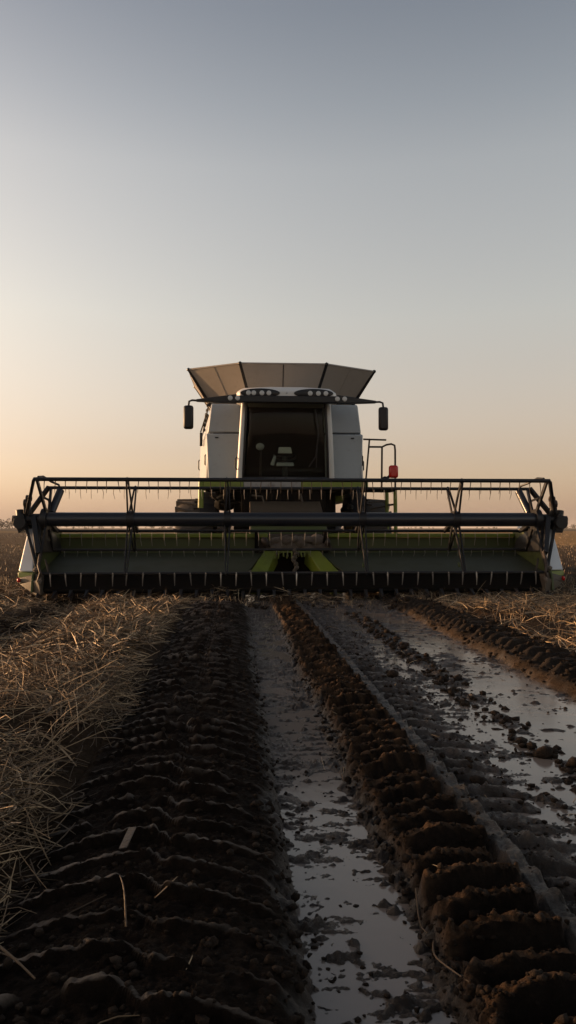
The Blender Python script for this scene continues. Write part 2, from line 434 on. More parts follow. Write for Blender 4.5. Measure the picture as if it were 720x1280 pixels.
# ------------------------------------------------------------------ straw
def straw_arrays(x, y, z, L, head, pitch, width, bend, seg=4, roll=None, sides=3):
    """many curved stalks; returns vertices and quads"""
    n = len(x); t = np.linspace(-.5, .5, seg + 1)
    d = np.stack([np.cos(head) * np.cos(pitch), np.sin(head) * np.cos(pitch), np.sin(pitch)], -1)
    a = np.stack([-np.sin(head), np.cos(head), np.zeros(n)], -1)
    b = np.cross(d, a)
    c = np.stack([x, y, z], -1)
    bs = bend[:, 0, None] * a + bend[:, 1, None] * b
    P = c[:, None] + d[:, None] * (t[None, :, None] * L[:, None, None]) + bs[:, None] * ((t[None, :, None] ** 2 - .08) * L[:, None, None])
    tw = (width[:, None] * (1 - .55 * np.abs(t[None] * 2) ** 3))[..., None]
    if roll is None: roll = RNG.uniform(0, 6.28, n)
    rings = []
    for s in range(sides):
        an = roll + 2 * math.pi * s / sides
        off = np.cos(an)[:, None] * a + np.sin(an)[:, None] * b
        rings.append(P + off[:, None] * tw * .5)
    V = np.stack(rings, 2)                       # n, seg+1, sides, 3
    idx = np.arange(n * (seg + 1) * sides).reshape(n, seg + 1, sides)
    qs = []
    for s in range(sides if sides > 2 else 1):
        s2 = (s + 1) % sides
        qs.append(np.stack([idx[:, :-1, s], idx[:, :-1, s2], idx[:, 1:, s2], idx[:, 1:, s]], -1).reshape(-1, 4))
    return V.reshape(-1, 3), np.concatenate(qs)

def scatter(n, w0, w1, y0, y1, power=1.0):
    u = RNG.random(n); y = y0 + (y1 - y0) * u ** power
    w = RNG.uniform(w0, w1, n)
    return w - SL * y, y, w

def lying(n, w0, w1, y0, y1, power, lmin, lmax, width, lift, sides=3, thick=0., mean=None, spread=None):
    x, y, w = scatter(n, w0, w1, y0, y1, power)
    edge = fbm(x * 2.6, y * 2.6, 91, 3)
    keep = RNG.random(n) < np.clip((edge - .42) * 6 + .45, .06, 1)
    x, y = x[keep], y[keep]; n = len(x)
    L = RNG.uniform(lmin, lmax, n)
    head = np.where(RNG.random(n) < .55, RNG.normal(1.45, .55, n), RNG.uniform(0, math.pi, n)) if mean is None else RNG.normal(mean, spread, n)
    pitch = RNG.normal(0, .25, n)
    z = ground_z(x, y) + RNG.random(n) ** 1.5 * thick + lift + np.abs(pitch) * L * .25
    bend = RNG.normal(0, 1, (n, 2)) * np.where(RNG.random((n, 1)) < .7, .16, .75); bend[:, 1] = np.abs(bend[:, 1]) * -.5
    return straw_arrays(x, y, z, L, head, pitch, RNG.uniform(.7, 1.2, n) * width, bend, 4, None, sides)

def standing(n, w0, w1, y0, y1, power, hmin, hmax, width, lean=.35):
    x, y, w = scatter(n, w0, w1, y0, y1, power)
    k = fbm(x * 1.6, y * 1.6, 95, 3); keep = RNG.random(n) < np.clip((k - .32) * 4, .08, 1)
    x, y = x[keep], y[keep]; n = len(x)
    L = RNG.uniform(hmin, hmax, n)
    z = ground_z(x, y) + L * .42
    sw = np.maximum(width, y * .0005)
    return straw_arrays(x, y, z, L, RNG.uniform(0, 6.28, n), math.pi / 2 - np.abs(RNG.normal(0, lean, n)), sw, RNG.normal(0, .25, (n, 2)), 2, None, 2)

def join_arrays(parts):
    vs, qs, k = [], [], 0
    for v, q in parts: vs.append(v); qs.append(q + k); k += len(v)
    return np.concatenate(vs), np.concatenate(qs)

# bank of loose straw along the left of the track
P = [lying(9500, -1.75, -.64, 1.2, 4.6, 1.25, .07, .42, .0040, .003, 3, .06),
     lying(9000, -1.75, -.62, 4.4, 9.0, 1.0, .12, .42, .0062, .002, 2, .05), lying(2600, -1.7, -.64, 1.2, 8.8, 1.1, .06, .26, .0085, .003, 2, .06),
     lying(900, -.74, -.50, 1.2, 5.0, 1.2, .08, .26, .0035, .006, 3, .01),
     lying(5000, -4.5, -1.9, 3.5, 10.0, 1.0, .14, .45, .0060, .004, 2, .05),
     lying(900, -1.95, -1.5, 3.0, 10.0, 1.0, .14, .45, .0060, .004, 2, .02),
     standing(900, -1.7, -.75, 1.6, 8.6, 1.0, .06, .17, .0046, .5)]
V, Q = join_arrays(P)
tag(arr_obj('loose_straw', V, Q, M['straw']), 'tangled dry straw heaped along the left of the wheel track', 'straw', kind='stuff')
P = [lying(9500, 2.38, 4.6, 3.2, 10.0, 1.0, .12, .45, .0056, .004, 2, .07),
     standing(2600, 2.45, 4.8, 3.4, 10.2, 1.0, .06, .18, .0045, .6)]
V, Q = join_arrays(P)
tag(arr_obj('straw_litter', V, Q, M['straw']), 'flattened dry straw on the bank to the right of the wet lane', 'straw', kind='stuff')
P = [lying(4200, -4.6, -.3, 9.0, 11.6, 1.0, .08, .26, .0070, .0, 2, .05),
     lying(2200, 1.7, 5.4, 9.0, 11.6, 1.0, .08, .26, .0070, .0, 2, .04),
     lying(1300, -.4, 1.8, 9.4, 11.2, 1.0, .08, .26, .0065, .01, 2, .08),
     standing(1600, -5.0, 5.6, 8.8, 9.6, 1.0, .03, .09, .0065, .7), standing(2400, -5.0, 5.6, 10.9, 12.5, 1.0, .08, .2, .0065, .7)]
V, Q = join_arrays(P)
tag(arr_obj('trampled_straw', V, Q, M['straw']), 'trampled straw and weeds right under the cutting edge', 'straw', kind='stuff')
P = [standing(17000, -22, -2.2, 9.5, 42, 1.2, .04, .10, .009, .45),
     standing(17000, 2.6, 26, 9.5, 42, 1.2, .04, .10, .009, .45),
     standing(9000, -60, 60, 40, 120, 1.2, .08, .15, .02, .4)]
V, Q = join_arrays(P)
tag(arr_obj('field_stubble', V, Q, M['straw']), 'cut stubble covering the wide field behind the machine', 'stubble', kind='stuff')
# stray wisps pressed into the mud
P = [lying(120, .15, 1.9, 1.2, 7.0, 1.3, .04, .16, .0032, .003, 3, .0),
     lying(26, -.5, .15, 1.2, 5.0, 1.3, .04, .16, .0032, .004, 3, .0)]
V, Q = join_arrays(P)
tag(arr_obj('straw_wisps', V, Q, M['straw']), 'short straw wisps scattered over the wet mud', 'straw', kind='stuff')

# ------------------------------------------------------------------ clods
def ico_template(sub=1):
    bm = bmesh.new(); bmesh.ops.create_icosphere(bm, subdivisions=sub, radius=1)
    v = np.array([tuple(p.co) for p in bm.verts]); f = np.array([[q.index for q in p.verts] for p in bm.faces]); bm.free()
    return v, f
TV, TF = ico_template(1)
TV2, TF2 = ico_template(2)
def clods(x, y, r, tv=TV, sink=.25):
    n = len(x); k = len(tv)
    nz = 1 + RNG.normal(0, .24, (n, k, 1))
    sc3 = RNG.uniform(.7, 1.25, (n, 1, 3)) * np.array([1, 1, .72])
    ax = RNG.uniform(0, 6.28, n); c, s = np.cos(ax), np.sin(ax)
    v = tv[None] * nz * sc3
    v = np.stack([v[..., 0] * c[:, None] - v[..., 1] * s[:, None], v[..., 0] * s[:, None] + v[..., 1] * c[:, None], v[..., 2]], -1)
    v = v * r[:, None, None]
    z = ground_z(x, y) + r * (.72 - sink) * .8
    return (v + np.stack([x, y, z], -1)[:, None]).reshape(-1, 3)
def clod_set(specs):
    vs = []
    for n, w0, w1, y0, y1, pw, r0, r1 in specs:
        x, y, w = scatter(n, w0, w1, y0, y1, pw)
        r = r0 + (r1 - r0) * RNG.random(n) ** 3
        vs.append(clods(x, y, r))
    v = np.concatenate(vs); n = len(v) // len(TV)
    f = (TF[None] + (np.arange(n) * len(TV))[:, None, None]).reshape(-1, 3)
    return v, f
v, f = clod_set([(1500, -.55, .16, 1.2, 6, 1.4, .003, .013), (420, .06, .16, 1.2, 6, 1.3, .003, .016),
                 (2600, .45, .74, 1.2, 7, 1.4, .003, .014), (500, .42, .49, 1.2, 7, 1.4, .003, .016),
                 (5200, .13, 1.9, 1.2, 8, 1.5, .0015, .009), (900, 1.25, 1.45, 2.2, 8.5, 1.1, .006, .030),
                 (700, .82, 1.15, 1.4, 7, 1.3, .004, .016), (900, 1.9, 2.45, 2.8, 9.5, 1.1, .006, .028),
                 (700, -2.3, -1.55, 3.5, 10, 1., .01, .035), (600, -3.5, 3.5, 8.8, 10.2, 1., .012, .045)])
o = arr_obj('mud_clods', v, None, M['clod'], smooth=True, tris=f)
tag(o, 'crumbs and clods of dark earth strewn along the wheel tracks', 'earth', kind='stuff')

def lone_clod(x, y, r, seed, label):
    z = float(ground_z(x, y)[0])
    m = MB().lump((0, 0, r * .42), (r, r * .9, r * .72), seed, 3, .5)
    o = m.build('earth_clod', M['clod'], None, 0, 180); o.location = (x, y, z)
    tag(o, label, 'clod', 'single clods on the wet mud')
def ground_at(px, py):
    y = 924 * CAM_H / (py - 660); return (px - 360) / 924 * y, y
for px, py, r, sd, lb in ((600, 973, .034, 3, 'fist-sized dark clod beside the drowned ribs right of the ribbon'),
                          (676, 938, .038, 5, 'loose dark clod at the near end of the crumbled seam'),
                          (490, 843, .036, 9, 'round lump of earth on the pale wet lane beyond the seam'),
                          (18, 842, .04, 12, 'earth lump half buried in straw at the left edge')):
    lone_clod(*ground_at(px, py), r, sd, lb)

# a few stalks that stand out
def stalk(pts, width, label):
    ps = []
    for px, py, up in pts:
        x, y = ground_at(px, py); ps.append((x, y, float(ground_z(x, y)[0]) + up))
    o0 = Vector(ps[0]); m = MB()
    P = [Vector(p) - o0 for p in ps]; Q = []
    for i in range(len(P) - 1):
        for t in (0, .33, .66): Q.append(P[i].lerp(P[i + 1], t))
    Q.append(P[-1])
    for _ in range(2): Q = [Q[0]] + [(Q[i - 1] + Q[i] * 2 + Q[i + 1]) / 4 for i in range(1, len(Q) - 1)] + [Q[-1]]
    m.tube(Q, width, 6, width * .55)
    o = m.build('straw_stalk', M['straw'], None, 0, 60); o.location = o0
    tag(o, label, 'straw stalk', 'single straw stalks on the mud')
stalk([(540, 1170, .01), (538, 1192, .02), (556, 1215, .02), (592, 1243, .012)], .0026, 'long curved straw stalk arching off the foot of the right clod ridge')
stalk([(518, 1128, .045), (522, 1150, .012), (532, 1163, .006)], .0022, 'short pale straw sticking up from the mud left of the right ridge')
stalk([(0, 1248, .05), (22, 1262, .045), (48, 1281, .03)], .0034, 'yellow straw stalk in the lower left corner of the ground')
stalk([(160, 1208, .03), (158, 1182, .05), (152, 1165, .07)], .0022, 'upright reddish stalk poking out of the left tread marks')
def blade():
    x, y = ground_at(160, 1090); z = float(ground_z(x, y)[0])
    m = MB().plate([(-.012, -.04, .0), (.010, -.042, .004), (.020, .036, .028), (-.002, .040, .024)], .003)
    o = m.build('husk_fragment', M['cake'], None, .001); o.location = (x, y, z + .018)
    tag(o, 'flat pale husk fragment lying across two tread ridges', 'husk')
blade()

# ------------------------------------------------------------------ the combine harvester
CH = empty('combine_harvester', ORG, TH)
tag(CH, 'grey white and lime green combine harvester with a wide reel facing us', 'combine harvester')
def lerp(a, b, t): return a + (b - a) * t

# --- reel
ZC = 1.07
BATS = [(-.31, .535, .138), (.415, .46, .158), (.60, -.165, .172), (.36, -.435, .168), (-.42, -.725, .205)]
MB().tube([(-3.52, 0, ZC), (3.52, 0, ZC)], .098, 24).build('reel_tube', M['tube'], CH)
tmesh = {}
def tine_mesh(key, ln, r):
    m = MB().tube([(0, 0, 0), (0, -.004, -ln * .35), (0, .004, -ln * .7), (0, .018, -ln)], r, 6, r * .35)
    m.lump((0, 0, .0), (.014, .02, .016), 2, 1, .1)
    o = m.build('tine', M['steel'] if key else M['rust'], None); return o
loose = MB()
for i, (bv, bz, pitch) in enumerate(BATS):
    z = ZC + bz; hw = 3.53 if i < 2 else 3.43
    rr = .024 if i < 2 else .021
    bat = MB().tube([(-hw, bv, z), (hw, bv, z)], .028 if i == 0 else rr, 10).build('reel_bat', M['black'], CH)
    n = int(2 * (hw - .1) / pitch); ln = (.185, .16, .22, .10, .17)[i]
    proto = None
    for k in range(n + 1):
        u = -(n * pitch) / 2 + k * pitch + RNG.normal(0, .006)
        if i in (0, 4):
            if proto is None: t = proto = tine_mesh(i == 4, ln, .0075 if i == 0 else .012)
            else: t = proto.copy(); col.objects.link(t)
            t.parent = bat; t.location = (u, bv - .01, z); t.rotation_euler = (RNG.normal(.0, .12), RNG.normal(0, .07), 0)
        else:
            loose.tube([(u, bv - .01, z), (u + RNG.normal(0, .006), bv - .01, z - ln * .5), (u + RNG.normal(0, .008), bv + .012, z - ln)], .0065, 5, .003)
t = loose.build('tine', M['steel'], CH); t['kind'] = 'stuff'; t['label'] = 'spring tines of the rear reel bats'
for s in (-2.29, -.95, .95, 2.29):
    m = MB()
    for bv, bz, _ in BATS:
        e = Vector((s, bv, ZC + bz)); d = Vector((0, bv, bz)).normalized()
        for du in (-.035, .035):
            m.bar(Vector((s + du, 0, ZC)) + d * .08, e + Vector((du * .35, 0, 0)), .018, .05)
        m.lump((s, bv, ZC + bz), (.035, .035, .035), 4, 1, .1)
    m.tube([(s - .05, 0, ZC), (s + .05, 0, ZC)], .118, 20)
    m.build('reel_spoke', M['black'], CH, .003)
    MB().lump((s - .01, -.19, ZC - .63), (.02, .02, .035), 8, 2, .5).build('bat_bracket', M['dgreen'], CH)
for s in (-1, 1):
    m = MB(); u = s * 3.53
    for j, (bv, bz, _) in enumerate(BATS):
        e = s * (3.53 if j < 2 else 3.43)
        m.bar((s * 3.70, bv * .14, ZC + bz * .14), (e, bv, ZC + bz), .035, .085 if j < 2 else .06)
        m.bar((s * 3.43, bv * .14, ZC + bz * .14), (s * 3.44 if j > 1 else s * 3.49, bv, ZC + bz), .03, .06)
    for j in (0, 1, 2):
        bv, bz, _ = BATS[j]; nb = BATS[j + 1]
        m.bar((s * 3.48, bv * .6, ZC + bz * .6), (s * 3.48, nb[0] * .6, ZC + nb[1] * .6), .02, .03)
    m.tube([(s * 3.42, 0, ZC), (s * 3.50, 0, ZC)], .15, 20).tube([(s * 3.50, 0, ZC), (s * 3.70, 0, ZC)], .07, 16)
    m.build('reel_end_star', M['black'], CH, .004)
    # lift cylinder behind the reel end and its hose
    m = MB().tube([(s * 3.36, .42, ZC + .42), (s * 3.43, .2, ZC + .1)], .055, 12).tube([(s * 3.43, .2, ZC + .1), (s * 3.46, .1, ZC - .1)], .03, 10)
    m.build('lift_cylinder', M['tube'], CH)
    m = MB().tube([(s * 3.36, .42, ZC + .42), (s * 3.38, .40, ZC + .5), (s * 3.46, .3, ZC + .54), (s * 3.52, .1, ZC + .6), (s * 3.53, -.1, ZC + .58)], .016, 8)
    m.build('hydraulic_hose', M['black'], CH)
    # reel arm down to the frame, drive motor, gears
    m = MB().hexa([(s * 3.44, -.22, .62), (s * 3.51, -.22, .62), (s * 3.64, .0, 1.15), (s * 3.53, .0, 1.15)], [(s * 3.44, .9, .60), (s * 3.51, .9, .60), (s * 3.64, .9, .90), (s * 3.53, .9, .90)])
    m.bar((s * 3.60, -.05, 1.10), (s * 3.46, -.30, .60), .07, .09)
    m.build('reel_arm', M['black'], CH, .006)
    m = MB().hexa([(s * 3.69, -.14, .93), (s * 3.78, -.14, .88), (s * 3.86, -.14, 1.10), (s * 3.72, -.14, 1.15)], [(s * 3.69, .16, .93), (s * 3.78, .16, .88), (s * 3.86, .16, 1.10), (s * 3.72, .16, 1.15)])
    m.tube([(s * 3.76, -.18, 1.02), (s * 3.76, -.10, 1.02)], .085, 14).tube([(s * 3.80, .02, 1.05), (s * 3.82, .04, 1.20)], .055, 12)
    m.box(min(s * 3.68, s * 3.74), max(s * 3.68, s * 3.74), -.06, .10, 1.10, 1.24)
    m.tube([(s * 3.6, 0, 1.07), (s * 3.90, 0, 1.07)], .055, 14).tube([(s * 3.67, .0, 1.05), (s * 3.69, -.02, 1.27)], .035, 10)
    m.tube([(s * 3.72, .0, 1.0), (s * 3.80, .03, .96), (s * 3.84, .05, 1.1)], .02, 8)
    g = m.build('reel_drive', M['black'], CH, .008)
    m = MB().tube([(s * 3.66, -.02, 1.29), (s * 3.74, -.02, 1.29)], .06, 9).tube([(s * 3.64, -.03, 1.36), (s * 3.71, -.03, 1.36)], .045, 8)
    m.build('sprocket', M['rust'], g)

# --- header frame
m = MB()
for s in (-1, 1):
    m.hexa([(s * .55, 1.0, .30), (s * 3.49, 1.0, .30), (s * 3.49, 1.0, .80), (s * .55, 1.0, .80)], [(s * .55, 1.08, .30), (s * 3.49, 1.08, .30), (s * 3.49, 1.08, .80), (s * .55, 1.08, .80)])
m.box(-.55, .55, 1.02, 1.10, .74, .80)
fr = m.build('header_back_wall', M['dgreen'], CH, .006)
MB().box(-3.49, -.36, .94, 1.10, .803, .865).box(.56, 3.49, .94, 1.10, .803, .865).build('header_top_rail', M['green'], CH, .012)
for s in (-1, 1):
    m = MB().plate([(s * .68, -.22, .325), (s * 3.48, -.22, .325), (s * 3.48, .98, .575), (s * .42, .98, .575)], .02)
    d = m.build('draper_belt', M['belt'], CH)
    MB().box(min(s * .6, s * 3.48), max(s * .6, s * 3.48), .93, .985, .40, .62).build('belt_guide', M['dgreen'], d, .005)
# cutting edge
m = MB().hexa([(-3.49, -.40, .10), (3.49, -.40, .10), (3.5, -.40, .14), (-3.5, -.40, .14)], [(-3.5, -.2, .06), (3.5, -.2, .06), (3.5, -.2, .312), (-3.5, -.2, .312)])
kb = m.build('knife_bar', M['core'], CH, .004)
proto = None
for k in range(34):
    u = -3.42 + k * .2073
    if proto is None:
        m = MB().hexa([(-.004, -.58, .03), (.004, -.58, .03), (.004, -.58, .045), (-.004, -.58, .045)], [(-.028, -.40, .035), (.028, -.40, .035), (.025, -.40, .125), (-.025, -.40, .125)])
        m.hexa([(-.012, -.44, -.02), (.012, -.44, -.02), (.02, -.44, .06), (-.02, -.44, .06)], [(-.014, -.36, .0), (.014, -.36, .0), (.02, -.36, .08), (-.02, -.36, .08)])
        t = proto = m.build('guard_finger', M['black'], kb, .002)
    else:
        t = proto.copy(); col.objects.link(t); t.parent = kb
    t.location = (u, RNG.normal(0, .012), RNG.normal(0, .005))
# end panels with their white crop dividers
for s in (-1, 1):
    F = lambda pts: [(s * a, b, c) for a, b, c in pts]
    m = MB().plate(F([(3.51, -.45, .10), (3.51, 1.06, .10), (3.51, 1.06, .90), (3.51, .55, .95), (3.51, -.05, .62), (3.51, -.42, .30)]), .03)
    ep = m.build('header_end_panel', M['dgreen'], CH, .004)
    m = MB().hexa(F([(3.53, -.30, .36), (3.755, -.22, .36), (3.70, .02, .93), (3.60, .0, .95)]), F([(3.53, 1.15, .36), (3.755, 1.15, .36), (3.71, 1.15, .98), (3.60, 1.15, .98)]))
    m.build('divider_shield', M['shield'], ep, .02)
    m = MB().hexa(F([(3.53, -.33, .285), (3.75, -.24, .285), (3.757, -.23, .355), (3.53, -.31, .355)]), F([(3.53, 1.15, .285), (3.75, 1.15, .285), (3.757, 1.15, .355), (3.53, 1.15, .355)]))
    m.build('green_band', M['green'], ep, .01)
    m = MB().hexa(F([(3.36, -.50, .06), (3.46, -.48, .055), (3.74, -.24, .20), (3.40, -.50, .28)]), F([(3.36, 1.1, .06), (3.5, 1.1, .055), (3.74, 1.1, .20), (3.40, 1.1, .28)]))
    m.hexa(F([(3.40, -.45, .26), (3.73, -.26, .19), (3.74, -.25, .283), (3.42, -.40, .35)]), F([(3.40, .6, .26), (3.73, .6, .19), (3.74, .6, .283), (3.42, .6, .35)]))
    m.build('divider_shoe', M['brown'], ep, .02)
    MB().lump(F([(3.73, -.27, .25)])[0], (.024, .02, .032), 3, 2, .1).build('red_reflector', M['red'], ep)
    # pipework along the inside of the end panel
    m = MB().tube(F([(3.44, -.30, .62), (3.42, -.46, .46), (3.38, -.50, .36), (3.42, -.48, .24)]), .018, 8).tube(F([(3.40, -.2, .52), (3.33, -.3, .36)]), .014, 8)
    m.build('guide_rod', M['rust'], ep)
    MB().lump(F([(3.45, -.44, .40)])[0], (.05, .03, .035), 5, 2, .3).lump(F([(3.40, -.48, .26)])[0], (.03, .03, .06), 7, 2, .3).build('bearing_cap', M['cake'], ep)
# throat with its green side plates
m = MB()
for s in (-1, 1):
    m = MB().hexa([(s * .50, -.30, .10), (s * .72, -.28, .22), (s * .38, .95, .66), (s * .22, .95, .64)], [(s * .48, -.20, .02), (s * .70, -.18, .06), (s * .38, 1.02, .40), (s * .20, 1.02, .40)])
    m.build('throat_plate', M['green'], CH, .012)
m = MB().hexa([(-.5, .3, .02), (.5, .3, .02), (.5, .3, .06), (-.5, .3, .06)], [(-.55, 2.4, .55), (.55, 2.4, .55), (.55, 2.4, .6), (-.55, 2.4, .6)])
m.box(-.56, -.50, .9, 2.4, .05, .9).box(.50, .56, .9, 2.4, .05, .9).box(-.5, .5, 1.9, 2.0, .3, 1.0)
m.build('feeder_throat', M['core'], CH)
m = MB()
for k in range(11):
    z = .62 - k * .048; m.lump((.02 + .02 * math.sin(k * 1.7), .35 - .02 * k, z), (.035, .03, .034), k, 2, .5)
m.tube([(.02, .4, .66), (.02, .15, .12)], .014, 6)
m.build('hanging_chain', M['brown'], CH)
m = MB().hexa([(-.64, 1.12, .60), (.60, 1.12, .60), (.60, 1.12, .85), (-.64, 1.12, .85)], [(-.64, 2.6, 1.0), (.60, 2.6, 1.0), (.60, 2.6, 1.42), (-.64, 2.6, 1.42)])
fh = m.build('feeder_house', M['brown'], CH, .012)
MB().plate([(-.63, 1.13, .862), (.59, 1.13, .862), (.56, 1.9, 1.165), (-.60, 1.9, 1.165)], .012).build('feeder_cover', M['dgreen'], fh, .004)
# mud packed on the crossbeam
m = MB().box(-.32, .48, .90, 1.02, .60, .79)
for k in range(26):
    m.lump((-.30 + .78 * RNG.random(), .88 + .03 * RNG.random(), .62 + .17 * RNG.random()), (.07 + .05 * RNG.random(), .035, .05 + .03 * RNG.random()), k, 2, .5)
m.build('mud_cake', M['cake'], CH)
m = MB().lump((-.40, .86, .74), (.06, .05, .07), 3, 2, .4).tube([(-.40, .9, .80), (-.36, .88, .62), (-.48, .86, .60)], .022, 8).build('coupling', M['rust'], CH)
m = MB().lump((.55, .86, .72), (.05, .05, .06), 6, 2, .4).tube([(.55, .9, .80), (.60, .88, .62)], .022, 8)
m.build('coupling', M['rust'], CH)
m = MB()
for k in range(9):
    u = -.26 + k * .065; m.tube([(u, .80, .60), (u + RNG.normal(0, .015), .78, .52 - .04 * RNG.random())], .012, 6)
m.box(-.30, .34, .80, .84, .575, .60)
m.build('feed_rake', M['green'], CH)

# --- wheels
def wheel(u, v, z, r, w, nl, rim_r, lug):
    W_ = empty('wheel'); W_.parent = CH; W_.location = (u, v, z)
    s = 1 if u > 0 else -1
    prof = [(-w * .36, rim_r), (-w * .47, rim_r + .05), (-w * .5, (rim_r + r) / 2), (-w * .46, r - .07), (-w * .36, r - .015), (0, r), (w * .36, r - .015), (w * .46, r - .07), (w * .5, (rim_r + r) / 2), (w * .47, rim_r + .05), (w * .36, rim_r)]
    m = MB().lathe_u(prof, 0, 0, 0, 56)
    for k in range(nl):
        for sd in (-1, 1):
            a0 = 2 * math.pi * (k + (.5 if sd > 0 else 0)) / nl
            def pt(uu, a, rad): return (uu, rad * math.cos(a), rad * math.sin(a))
            da = .05
            A = [pt(sd * -.02, a0 + .20, r - .01), pt(sd * -.02, a0 + .20 + da, r - .01), pt(sd * -.02, a0 + .20 + da, r + lug), pt(sd * -.02, a0 + .20, r + lug)]
            B = [pt(sd * w * .5, a0, r - .09), pt(sd * w * .5, a0 + da * 1.3, r - .09), pt(sd * w * .5, a0 + da * 1.3, r + lug * .5), pt(sd * w * .5, a0, r + lug * .5)]
            m.hexa(A, B)
    m.build('tyre', M['tyre'], W_, 0, 35)
    m = MB().lathe_u([(-w * .36, rim_r), (-w * .30, rim_r - .04), (-w * .05, rim_r - .07), (s * w * .12, rim_r * .6), (s * w * .15, .0)], 0, 0, 0, 40)
    for k in range(10):
        a = 2 * math.pi * k / 10; m.tube([(s * w * .10, .22 * math.cos(a), .22 * math.sin(a)), (s * w * .2, .22 * math.cos(a), .22 * math.sin(a))], .018, 6)
    m.tube([(-s * w * .1, 0, 0), (s * w * .24, 0, 0)], .13, 16)
    m.build('rim', M['rim'], W_)
for s in (-1, 1):
    wheel(s * 1.66, 4.0, .70, .79, .74, 20, .42, .034)
    wheel(s * 1.35, 7.7, .52, .56, .5, 15, .30, .03)
MB().box(-1.4, 1.4, 3.88, 4.12, .60, .86).build('front_axle', M['core'], CH, .01)
MB().box(-1.2, 1.2, 7.62, 7.78, .46, .62).build('rear_axle', M['core'], CH, .01)

# --- chassis, body and panels
m = MB().box(-.93, .93, 3.02, 7.3, .92, 1.62).box(-1.30, 1.30, 3.10, 6.9, 1.62, 3.2)
m.hexa([(-.95, 6.9, 1.3), (.95, 6.9, 1.3), (1.25, 6.9, 2.9), (-1.25, 6.9, 2.9)], [(-.8, 8.6, 1.5), (.8, 8.6, 1.5), (.95, 8.4, 2.5), (-.95, 8.4, 2.5)])
m.build('body', M['core'], CH, .02)
# hardware hanging below the cab
m = MB().box(-.78, .70, 2.60, 3.02, 1.15, 1.60).lump((-1.05, 3.1, 1.42), (.22, .25, .16), 4, 2, .4).lump((1.16, 3.2, 1.30), (.12, .2, .10), 5, 2, .4).tube([(-1.35, 3.0, 1.55), (-1.1, 2.9, 1.36), (-.8, 2.8, 1.42), (-.68, 2.7, 1.15)], .022, 8)
m.build('cab_underframe', M['core'], CH, .01)
m = MB().tube([(-.60, 2.56, 1.52), (-.42, 2.54, 1.50), (-.38, 2.52, 1.36), (-.22, 2.5, 1.20)], .016, 8).build('hydraulic_hose', M['brown'], CH)
m = MB().tube([(.25, 2.56, 1.55), (.30, 2.54, 1.35), (.5, 2.52, 1.25), (.55, 2.5, 1.12)], .02, 8)
m.build('hydraulic_hose', M['brown'], CH)
for s in (-1, 1):
    G = lambda pts: [(s * a, b, c) for a, b, c in pts]
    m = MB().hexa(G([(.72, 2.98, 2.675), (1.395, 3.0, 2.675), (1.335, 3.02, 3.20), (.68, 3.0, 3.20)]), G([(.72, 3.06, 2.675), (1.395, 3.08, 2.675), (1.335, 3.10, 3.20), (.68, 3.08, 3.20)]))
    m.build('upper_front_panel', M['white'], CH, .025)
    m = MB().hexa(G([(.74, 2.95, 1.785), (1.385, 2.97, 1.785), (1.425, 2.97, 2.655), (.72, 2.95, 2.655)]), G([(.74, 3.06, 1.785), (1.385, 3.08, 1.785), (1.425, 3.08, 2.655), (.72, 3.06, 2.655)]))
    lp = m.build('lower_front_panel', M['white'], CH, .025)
    MB().box(min(s * 1.20, s * 1.26), max(s * 1.20, s * 1.26), 2.945, 2.97, 2.57, 2.59).build('latch', M['black'], lp)
    # bulging side panels, three bays and a lower skirt
    cuts = [(3.10, 1.43), (4.2, 1.62), (5.4, 1.64), (6.8, 1.50)]
    for (va, ua), (vb, ub) in zip(cuts[:-1], cuts[1:]):
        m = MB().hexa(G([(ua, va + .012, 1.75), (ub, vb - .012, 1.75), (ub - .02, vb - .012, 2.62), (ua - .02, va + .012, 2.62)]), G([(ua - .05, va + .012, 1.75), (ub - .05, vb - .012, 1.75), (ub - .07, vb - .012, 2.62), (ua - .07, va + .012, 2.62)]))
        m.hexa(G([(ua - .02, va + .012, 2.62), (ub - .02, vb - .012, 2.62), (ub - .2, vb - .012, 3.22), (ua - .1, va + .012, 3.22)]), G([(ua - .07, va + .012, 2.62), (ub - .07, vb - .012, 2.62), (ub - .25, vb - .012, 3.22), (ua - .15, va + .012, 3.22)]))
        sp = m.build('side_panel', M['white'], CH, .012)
        MB().tube(G([(ua + .01, va + .15, 2.1), (ua + .03, va + .16, 2.12), (ua + .03, va + .16, 2.28), (ua + .01, va + .15, 2.3)]), .012, 8).build('handle', M['black'], sp)
    m = MB().hexa(G([(.95, 4.9, 1.5), (1.5, 4.9, 1.5), (1.56, 4.9, 1.73), (.95, 4.9, 1.73)]), G([(.95, 6.8, 1.5), (1.4, 6.8, 1.5), (1.45, 6.8, 1.73), (.95, 6.8, 1.73)]))
    m.build('side_skirt', M['green'], CH, .01)
    # mudguard over the front tyre
    m = MB()
    for k in range(9):
        a0, a1 = R(35 + k * 13), R(35 + (k + 1) * 13); rr = .93
        m.hexa(G([(1.25, 4.0 - rr * math.cos(a0), .70 + rr * math.sin(a0)), (1.55, 4.0 - rr * math.cos(a0), .70 + rr * math.sin(a0)), (1.55, 4.0 - (rr + .02) * math.cos(a0), .70 + (rr + .02) * math.sin(a0)), (1.25, 4.0 - (rr + .02) * math.cos(a0), .70 + (rr + .02) * math.sin(a0))]),
               G([(1.25, 4.0 - rr * math.cos(a1), .70 + rr * math.sin(a1)), (1.55, 4.0 - rr * math.cos(a1), .70 + rr * math.sin(a1)), (1.55, 4.0 - (rr + .02) * math.cos(a1), .70 + (rr + .02) * math.sin(a1)), (1.25, 4.0 - (rr + .02) * math.cos(a1), .70 + (rr + .02) * math.sin(a1))]))
    m.build('mudguard', M['black'], CH)
